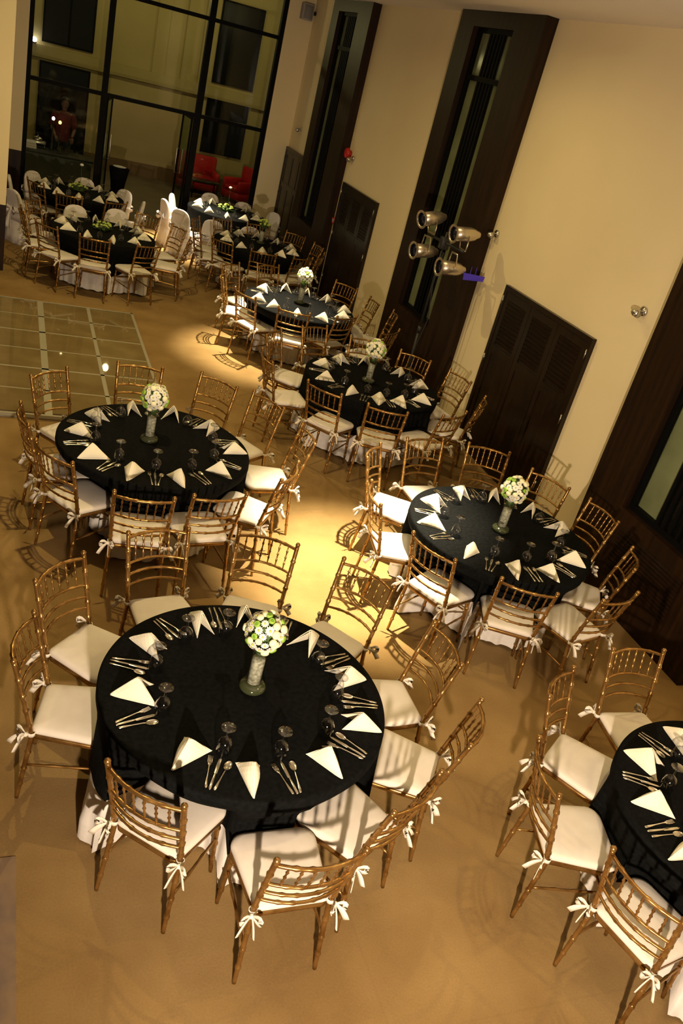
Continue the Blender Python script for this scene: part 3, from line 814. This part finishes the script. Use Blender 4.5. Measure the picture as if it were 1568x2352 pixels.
b = MB(); b.bbox(-.05,-.001,-.05,.05,-.05,.05,.006); b.obj('wall_mount', M['redpaint'], t)
b = MB(); b.box(-.053,-.05,-.028,.028,-.028,.028); b.obj('glass_panel', M['grey'], t)
t = thing('wall_loudspeaker', 'small grey box loudspeaker high in the far corner', 'loudspeaker', (5.22,18.20,4.42))
b = MB(); b.bbox(-.11,.11,-.09,.09,-.14,.14,.012); b.obj('cabinet', M['grey'], t)
b = MB(); b.box(-.085,.085,-.096,-.09,-.115,.115); b.obj('speaker_grille', mat('grille_cloth', (.22,.21,.21), .8), t)
b = MB(); b.box(.09,.178,-.02,.02,-.03,.03); b.obj('bracket', M['dark'], t)

# stage light stand with four can lights
def light_stand():
    ox, oy = 4.86, 9.36
    t = thing('light_stand', 'black tripod stand carrying four can spotlights before the timber panel', 'light stand', (ox,oy,0))
    b = MB(); b.tube([(0,0,.16),(0,0,1.1)], .019, 10); b.tube([(0,0,1.1),(0,0,2.30)], .0145, 10); b.tube([(0,0,1.06),(0,0,1.14)], .027, 10); b.obj('pole', M['dark'], t)
    for a in (40,160,280):
        b = MB(); ca, sa = cos(rad(a)), sin(rad(a)); b.tube([(.03*ca,.03*sa,.62),(.26*ca,.26*sa,.012)], .011, 8); b.tube([(.015*ca,.015*sa,.20),(.15*ca,.15*sa,.30)], .007, 6)
        b.obj('leg', M['dark'], t)
    b = MB(); b.tube([(-.06,.36,2.18),(.06,-.40,2.18)], .016, 8); b.bbox(-.05,.05,-.045,.045,2.10,2.24,.006); b.obj('cross_bar', M['dark'], t)
    return t, ox, oy
lst, ox, oy = light_stand()
def par_can(px, py, pz, yaw, pitch, up, lab):
    t = thing('can_spotlight', lab, 'spotlight', (px,py,pz), 0, 'can spotlights on the stand'); t.rotation_euler = Euler((0, pitch, yaw), 'XYZ')
    # axis along -x: mouth at the far end, lamp housing at the other
    b = MB(); n = 24
    def ring(x, r): return [(x, r*cos(2*pi*j/n), r*sin(2*pi*j/n)) for j in range(n)]
    b.rings([ring(x,r) for x,r in ((-.16,.078),(-.16,.082),(-.02,.082),(.06,.080),(.12,.066),(.15,.045),(.17,.043),(.19,.030))], cap0=False); b.obj('can', M['pewter'], t)
    b = MB(); b.rings([ring(-.168,.108),ring(-.160,.108),ring(-.160,.078),ring(-.168,.078),ring(-.168,.108)], False, False); b.obj('gel_frame', M['pewter'], t)
    b = MB(); b.rings([ring(-.15,.077),ring(-.146,.077)]); b.obj('lens', M['lens'], t)
    b = MB(); ribbon(b, [(0,-.086,0),(0,-.092,-.07*up),(0,-.07,-.175*up),(0,.07,-.175*up),(0,.092,-.07*up),(0,.086,0)], .024, .005); b.obj('yoke', M['pewter'], t)
    return t
par_can(4.80, 9.71, 2.37, rad(12), rad(-12), 1, 'silver can spotlight, top left of the four on the stand')
par_can(4.94, 9.06, 2.36, rad(4), rad(-6), 1, 'silver can spotlight, top right of the four on the stand')
par_can(4.80, 9.69, 1.98, rad(8), rad(-4), -1, 'silver can spotlight, lower left of the four on the stand')
last_can = par_can(4.88, 9.06, 1.955, rad(2), rad(-2), -1, 'silver can spotlight, lower right of the four, beside blue gel')
g = MB(); g.add([(.16,-.06,-.10),(.42,-.09,-.09),(.43,-.09,-.03),(.16,-.05,-.02),(.38,.03,-.06),(.18,.03,-.05)], [(0,1,2,3),(3,2,4,5)])
g.box(.24,.246,-.055,-.05,-.03,.06); g.box(.31,.316,-.055,-.05,-.03,.06)
tag(g.obj('colour_gel', M['gel'], last_can, smooth=False), 'blue colour gel')
b = MB(); b.tube([(4.84,9.265,2.08),(4.82,9.27,1.7),(4.88,9.26,1.25),(4.83,9.28,.9),(4.86,9.29,.62)], .006, 6); o = b.obj('power_cable', M['dark']); tag(o, 'black power cable hanging down the light stand', 'cable')

# ------------------------------------------------------------------ courtyard beyond the glass
EY = 23.6
b = MB(); b.box(-6, 9, BY-.06, EY+1, -.1, -.002); structure('floor_courtyard', b, M['extfloor'])
b = MB(); b.box(-6, 9, EY, EY+.2, 0, 6); b.box(-6,9,EY-.10,EY,2.20,2.46)
b.box(3.2,3.5,EY-.05,EY,2.46,6); b.box(3.9,4.3,EY-.05,EY,2.46,6); structure('wall_courtyard', b, M['extwall'])
b = MB(); b.box(-6, 9, EY-.02, EY, 0, .33); structure('baseboard_courtyard', b, M['extband'])
def extwin(idx, x0, x1, z0, z1, bars=()):
    w = bpy.data.objects.new('window_%d' % idx, None); COL.objects.link(w); w.location = (0,EY-.02,0); w['kind'] = 'structure'
    b = MB(); b.box(x0,x1,-.01,.01,z0,z1); b.obj('pane', M['darkglass'], w, smooth=False)
    b = MB(); e = .04
    b.box(x0-e,x0,-.03,.02,z0-e,z1+e); b.box(x1,x1+e,-.03,.02,z0-e,z1+e); b.box(x0,x1,-.03,.02,z0-e,z0); b.box(x0,x1,-.03,.02,z1,z1+e)
    for xx in bars: b.box(xx-.02,xx+.02,-.03,.0,z0,z1)
    b.obj('window_frame', M['frame'], w, smooth=False)
extwin(5, .70, 1.77, 2.58, 5.2, (1.25,)); extwin(6, 4.72, 5.70, 2.60, 4.36); extwin(7, 4.68, 5.69, .95, 2.18, (5.18,))
extwin(8, .69, 1.76, .10, 2.10)  # open doorway: dark sheet painted in for the unlit room behind
# service counter and what stands on it
t = thing('service_counter', 'dark service counter outside behind the left glass panes', 'counter', (0,0,0))
b = MB(); b.box(-.6,1.70,19.85,20.45,0,.66); b.obj('counter_front', M['counter'], t, smooth=False)
b = MB(); b.bbox(-.65,1.74,19.8,20.5,.66,.70,.008); b.obj('counter_top', M['dark'], t)
t = thing('folded_linen', 'pale folded linen at the left end of the counter', 'linen', (.40,20.10,.70))
b = MB()
for i in range(3): b.bbox(-.2+.01*i,.2-.006*i,-.14,.14,.001+i*.045,.044+i*.045,.012)
b.obj('linen_stack', M['cover'], t)
for i,(x,y,h,r,lab) in enumerate(((1.06,20.02,.16,.06,'glass jug on the counter before the red shirt'),(1.20,20.14,.11,.05,'squat glass on the counter right of the jug'),(1.40,20.08,.10,.035,'right-hand small glass of the pair near the counter end'),(1.30,20.10,.12,.032,'left-hand small glass of the pair near the counter end'))):
    b = MB(); b.lathe([(r*.7,.001),(r,.01),(r,h*.6),(r*.7,h*.8),(r*.75,h),(r*.68,h),(r*.62,h*.8),(r*.92,h*.6),(r*.9,.015),(.002,.012)], 16, cap1=False)
    o = b.obj('glass_jug' if i == 0 else 'glass_tumbler', M['vase'], loc=(x,y,.70)); tag(o, lab, 'jug' if i == 0 else 'glass')
t = thing('chafing_dish', 'shiny metal serving dish on the counter behind the linen', 'serving dish', (.62,20.36,.70))
b = MB(); b.bbox(-.17,.17,-.10,.10,.06,.13,.012); b.obj('pan', M['steel'], t)
b = MB(); b.lathe([(.10,.13),(.098,.16),(.08,.19),(.04,.208),(.012,.212),(.012,.23),(.003,.232)], 20); b.obj('lid', M['steel'], t)
for sx in (-1,1):
    for sy in (-1,1):
        b = MB(); b.tube([(sx*.15,sy*.085,0),(sx*.14,sy*.08,.062)], .007, 6); b.obj('leg', M['steel'], t)
def oil_lamp(x, y, z, lab, m, h):
    t = thing('oil_lamp', lab, 'lamp', (x,y,z))
    b = MB(); b.lathe([(.05,0),(.055,.02),(.02,.05),(.012,h-.05),(.022,h-.03)], 14); b.obj('lamp_base', M['dark'], t)
    b = MB(); b.ball((0,0,h), .03, 12, 8, sz=1.2); b.obj('lamp_bulb', m, t)
oil_lamp(.90, 20.32, .70, 'small white lamp glowing on a stand on the counter', M['glow'], .62)
oil_lamp(1.04, 20.40, .70, 'small orange flame lamp on the counter right of the white lamp', M['flame'], .56)
t = thing('wall_lamp', 'bright bluish-white lamp high on the courtyard wall, far left', 'wall lamp', (.50,EY-.10,2.47))
b = MB(); b.lathe([(.03,-.01),(.05,0),(.05,.03)], 14); b.obj('bracket', M['dark'], t)
b = MB(); b.ball((0,-.02,.07), .055, 14, 10); b.obj('lamp_globe', M['glow'], t)
# person in red behind the counter
def person():
    me = bpy.data.meshes.new('person')
    V = {'pel':(0,0,.93,.125),'wai':(0,0,1.08,.115),'che':(0,-.02,1.28,.135),'nck':(0,-.03,1.45,.055),
         'hpL':(-.09,0,.88,.09),'knL':(-.10,-.01,.48,.06),'anL':(-.10,.01,.09,.042),'toL':(-.10,-.13,.035,.03),
         'hpR':(.09,0,.88,.09),'knR':(.10,-.01,.48,.06),'anR':(.10,.01,.09,.042),'toR':(.10,-.13,.035,.03),
         'shL':(-.17,-.02,1.39,.06),'elL':(-.24,-.03,1.12,.042),'wrL':(-.18,-.21,.95,.030),
         'shR':(.17,-.02,1.39,.06),'elR':(.24,-.03,1.12,.042),'wrR':(.16,-.22,.97,.030)}
    E_ = [('pel','wai'),('wai','che'),('che','nck'),('pel','hpL'),('hpL','knL'),('knL','anL'),('anL','toL'),('pel','hpR'),('hpR','knR'),('knR','anR'),('anR','toR'),
          ('che','shL'),('shL','elL'),('elL','wrL'),('che','shR'),('shR','elR'),('elR','wrR')]
    ks = list(V); me.from_pydata([V[q][:3] for q in ks], [(ks.index(a),ks.index(c)) for a,c in E_], [])
    o = link('person', me, None, (1.13,20.86,0), rad(6))
    m = o.modifiers.new('skin','SKIN'); o.modifiers.new('sub','SUBSURF').render_levels = 2
    for i, q in enumerate(ks): me.skin_vertices[0].data[i].radius = (V[q][3],)*2
    me.skin_vertices[0].data[0].use_root = True
    me.materials.append(M['skin'])
    tag(o, 'person in a dark red shirt standing behind the courtyard counter', 'person')
    b = MB(); n = 20
    prof = [(.86,.165,.125),(.95,.165,.125),(1.08,.155,.118),(1.2,.17,.125),(1.3,.185,.128),(1.38,.175,.11),(1.43,.11,.085),(1.455,.07,.07)]
    b.rings([[(rx*cos(2*pi*j/n), -.015+ry*sin(2*pi*j/n), z) for j in range(n)] for z,rx,ry in prof], False, False)
    for s in (-1,1): b.tube([(s*.15,-.02,1.40),(s*.19,-.02,1.33),(s*.215,-.028,1.23),(s*.235,-.03,1.14)], [.075,.072,.066,.060], 12)
    b.obj('shirt', M['shirt'], o)
    b = MB()
    for s in (-1,1): b.tube([(s*.085,0,.94),(s*.09,0,.86),(s*.10,-.01,.48),(s*.10,.01,.11)], [.11,.108,.082,.07], 14)
    b.obj('trousers', M['trouser'], o)
    b = MB()                                     # head with brow, nose, chin and ears
    n = 20; rows_ = []
    for z,rx,ry,yo in ((1.46,.045,.05,-.03),(1.50,.05,.06,-.045),(1.525,.058,.078,-.05),(1.56,.066,.09,-.048),(1.60,.072,.096,-.045),(1.64,.074,.098,-.04),(1.68,.068,.09,-.036),(1.71,.05,.068,-.034),(1.725,.02,.03,-.034)):
        rows_.append([(rx*cos(2*pi*j/n), yo+ry*sin(2*pi*j/n), z) for j in range(n)])
    b.rings(rows_); b.ball((0,-.142,1.575), .016, 8, 6, sz=1.5)
    for s in (-1,1): b.ball((s*.074,-.04,1.585), .018, 8, 6, sx=.4, sz=1.5)
    b.cur = 1
    for s in (-1,1): b.ball((s*.028,-.128,1.605), .009, 8, 6)
    b.tube([(-.022,-.128,1.535),(0,-.134,1.533),(.022,-.128,1.535)], .005, 6)
    b.obj('head', [M['skin'], M['hair']], o)
    b = MB(); rows_ = []
    for z,rx,ry,yo in ((1.60,.078,.07,-.01),(1.65,.082,.096,-.03),(1.69,.076,.096,-.034),(1.72,.058,.076,-.034),(1.738,.02,.03,-.034)):
        rows_.append([(rx*cos(2*pi*j/n), yo+ry*sin(2*pi*j/n), z) for j in range(n)])
    b.rings(rows_); b.obj('hair', M['hair'], o)
    for s in (-1,1):
        b = MB(); w = Vector((s*.17,-.215,.955)); d = Vector((-s*.15,-.85,-.5)).normalized(); sd = Vector((1,0,0))
        b.tube([w, w+d*.045, w+d*.085], [.028,.036,.032], 10, flat=(.55,1))
        for i in range(4):
            o2 = w+d*.08+sd*(i-1.5)*.017; L = (.062,.072,.068,.052)[i]
            b.tube([o2, o2+d*L*.5+Vector((0,0,-.006)), o2+d*L*.9+Vector((0,0,-.022))], [.0085,.008,.006], 6)
        o2 = w+d*.02-sd*s*.03; b.tube([o2, o2+d*.03-sd*s*.02, o2+d*.055-sd*s*.022], [.010,.0095,.007], 6)
        b.obj('hand', M['skin'], o)
person()
# black cocktail table in the doorway
t = thing('cocktail_table', 'slim black-clothed cocktail table in the open glass doorway', 'cocktail table', (2.14,18.66,0))
b = MB(); n = 32
b.rings([[((r+.02*w*sin(6*2*pi*j/n))*cos(2*pi*j/n), (r+.02*w*sin(6*2*pi*j/n))*sin(2*pi*j/n), z) for j in range(n)] for r,z,w in ((.24,.004,1),(.20,.2,.8),(.13,.45,.4),(.15,.6,.3),(.185,.78,.2),(.20,.86,0),(.198,.87,0),(.01,.872,0))], False); b.obj('cloth', M['black'], t)
b = MB(); b.lathe([(.05,0),(.07,.004),(.13,.014),(.132,.018),(.07,.009),(.005,.006)], 24, cap1=False); o = b.obj('white_plate', M['petal'], loc=(2.14,18.66,.8725)); tag(o, 'white plate on the slim black cocktail table', 'plate')
# red lounge furniture against the courtyard wall
def lounge(kind, lab, loc, rz, w):
    t = thing(kind, lab, 'sofa' if 'sofa' in kind else 'armchair', loc, rz); h = w/2
    b = MB(); b.bbox(-h,h,-.36,.30,.10,.28,.02); b.obj('base', M['red'], t)
    b = MB(); b.bbox(-h+.10,h-.10,-.38,.22,.282,.40,.035); b.obj('seat_cushion', M['red'], t)
    b = MB(); b.bbox(-h,h,.22,.36,.28,.86,.04); b.obj('backrest', M['red'], t)
    for s in (-1,1): 
        b = MB(); b.bbox(min(s*h,s*(h-.1)),max(s*h,s*(h-.1)),-.36,.22,.28,.56,.03); b.obj('armrest', M['red'], t)
    for sx in (-1,1):
        for sy in (-.3,.28):
            b = MB(); b.tube([(sx*(h-.06),sy,0),(sx*(h-.06),sy,.105)], .02, 8); b.obj('leg', M['dark'], t)
lounge('red_sofa', 'red sofa behind the low table outside the right-hand panes', (4.55,23.05,0), 0, 1.05)
lounge('red_armchair', 'red armchair right of the low table, left one of the two', (5.62,22.55,0), rad(-62), .66)
lounge('red_armchair', 'red armchair farthest right behind the glass wall', (6.12,21.75,0), rad(-75), .66)
t = thing('coffee_table', 'low dark green coffee table before the red sofa', 'coffee table', (4.60,22.2,0))
b = MB(); b.bbox(-.34,.34,-.22,.22,.40,.435,.008); b.obj('tabletop', mat('green_glass_top', (.03,.055,.03), .2), t)
for sx in (-1,1):
    for sy in (-1,1):
        b = MB(); b.tube([(sx*.30,sy*.18,0),(sx*.30,sy*.18,.402)], .018, 8); b.obj('leg', M['dark'], t)

# ------------------------------------------------------------------ light
def lamp(kind, name, loc, energy, color, **kw):
    l = bpy.data.lights.new(name, kind); l.energy = energy; l.color = color
    for q, v in kw.items(): setattr(l, q, v)
    o = bpy.data.objects.new(name, l); COL.objects.link(o); o.location = loc
    return o
def aim(o, p): o.rotation_euler = (Vector(p)-o.location).to_track_quat('-Z','Y').to_euler()
WARM = (1., .77, .33)
key = lamp('SPOT', 'balcony_flood', (.40,-.5,1.95), 1360, (1.,.79,.57), spot_size=rad(136), spot_blend=1., shadow_soft_size=.045); aim(key, (4.8,6.4,2.8))
for i, (x,y,e,p) in enumerate(((3.02,5.55,5200,(2.92,5.50,0)),(3.50,11.25,3900,(3.42,10.8,0)),(3.2,16.8,5200,(3.22,16.4,0)))):
    s = lamp('SPOT', 'ceiling_spot', (x,y,CZ-.06), e, (1.,.86,.58), spot_size=rad(34), spot_blend=1., shadow_soft_size=.035); aim(s, p)
for x, y, e in ((.6,6.0,62),(3.6,3.0,26),(1.3,10.6,74),(3.6,8.3,20),(1.6,14.5,17)):
    a = lamp('AREA', 'ambient_fill', (x,y,CZ-.05), e, WARM, shape='DISK', size=.05); a.data.spread = rad(170)  # added fill lamps, no real fittings, to raise the warm ambient level
for x, y, z, e in ((2.6,21.0,4.4,56),(5.4,21.2,4.2,40),(-.5,22.6,4.6,20)):
    a = lamp('POINT', 'courtyard_lamp', (x,y,z), e, (1.,.84,.42), shadow_soft_size=.07)
w = bpy.data.worlds.new('world'); SC.world = w; w.use_nodes = True
w.node_tree.nodes['Background'].inputs['Color'].default_value = (.008,.006,.0035,1); w.node_tree.nodes['Background'].inputs['Strength'].default_value = 1.2
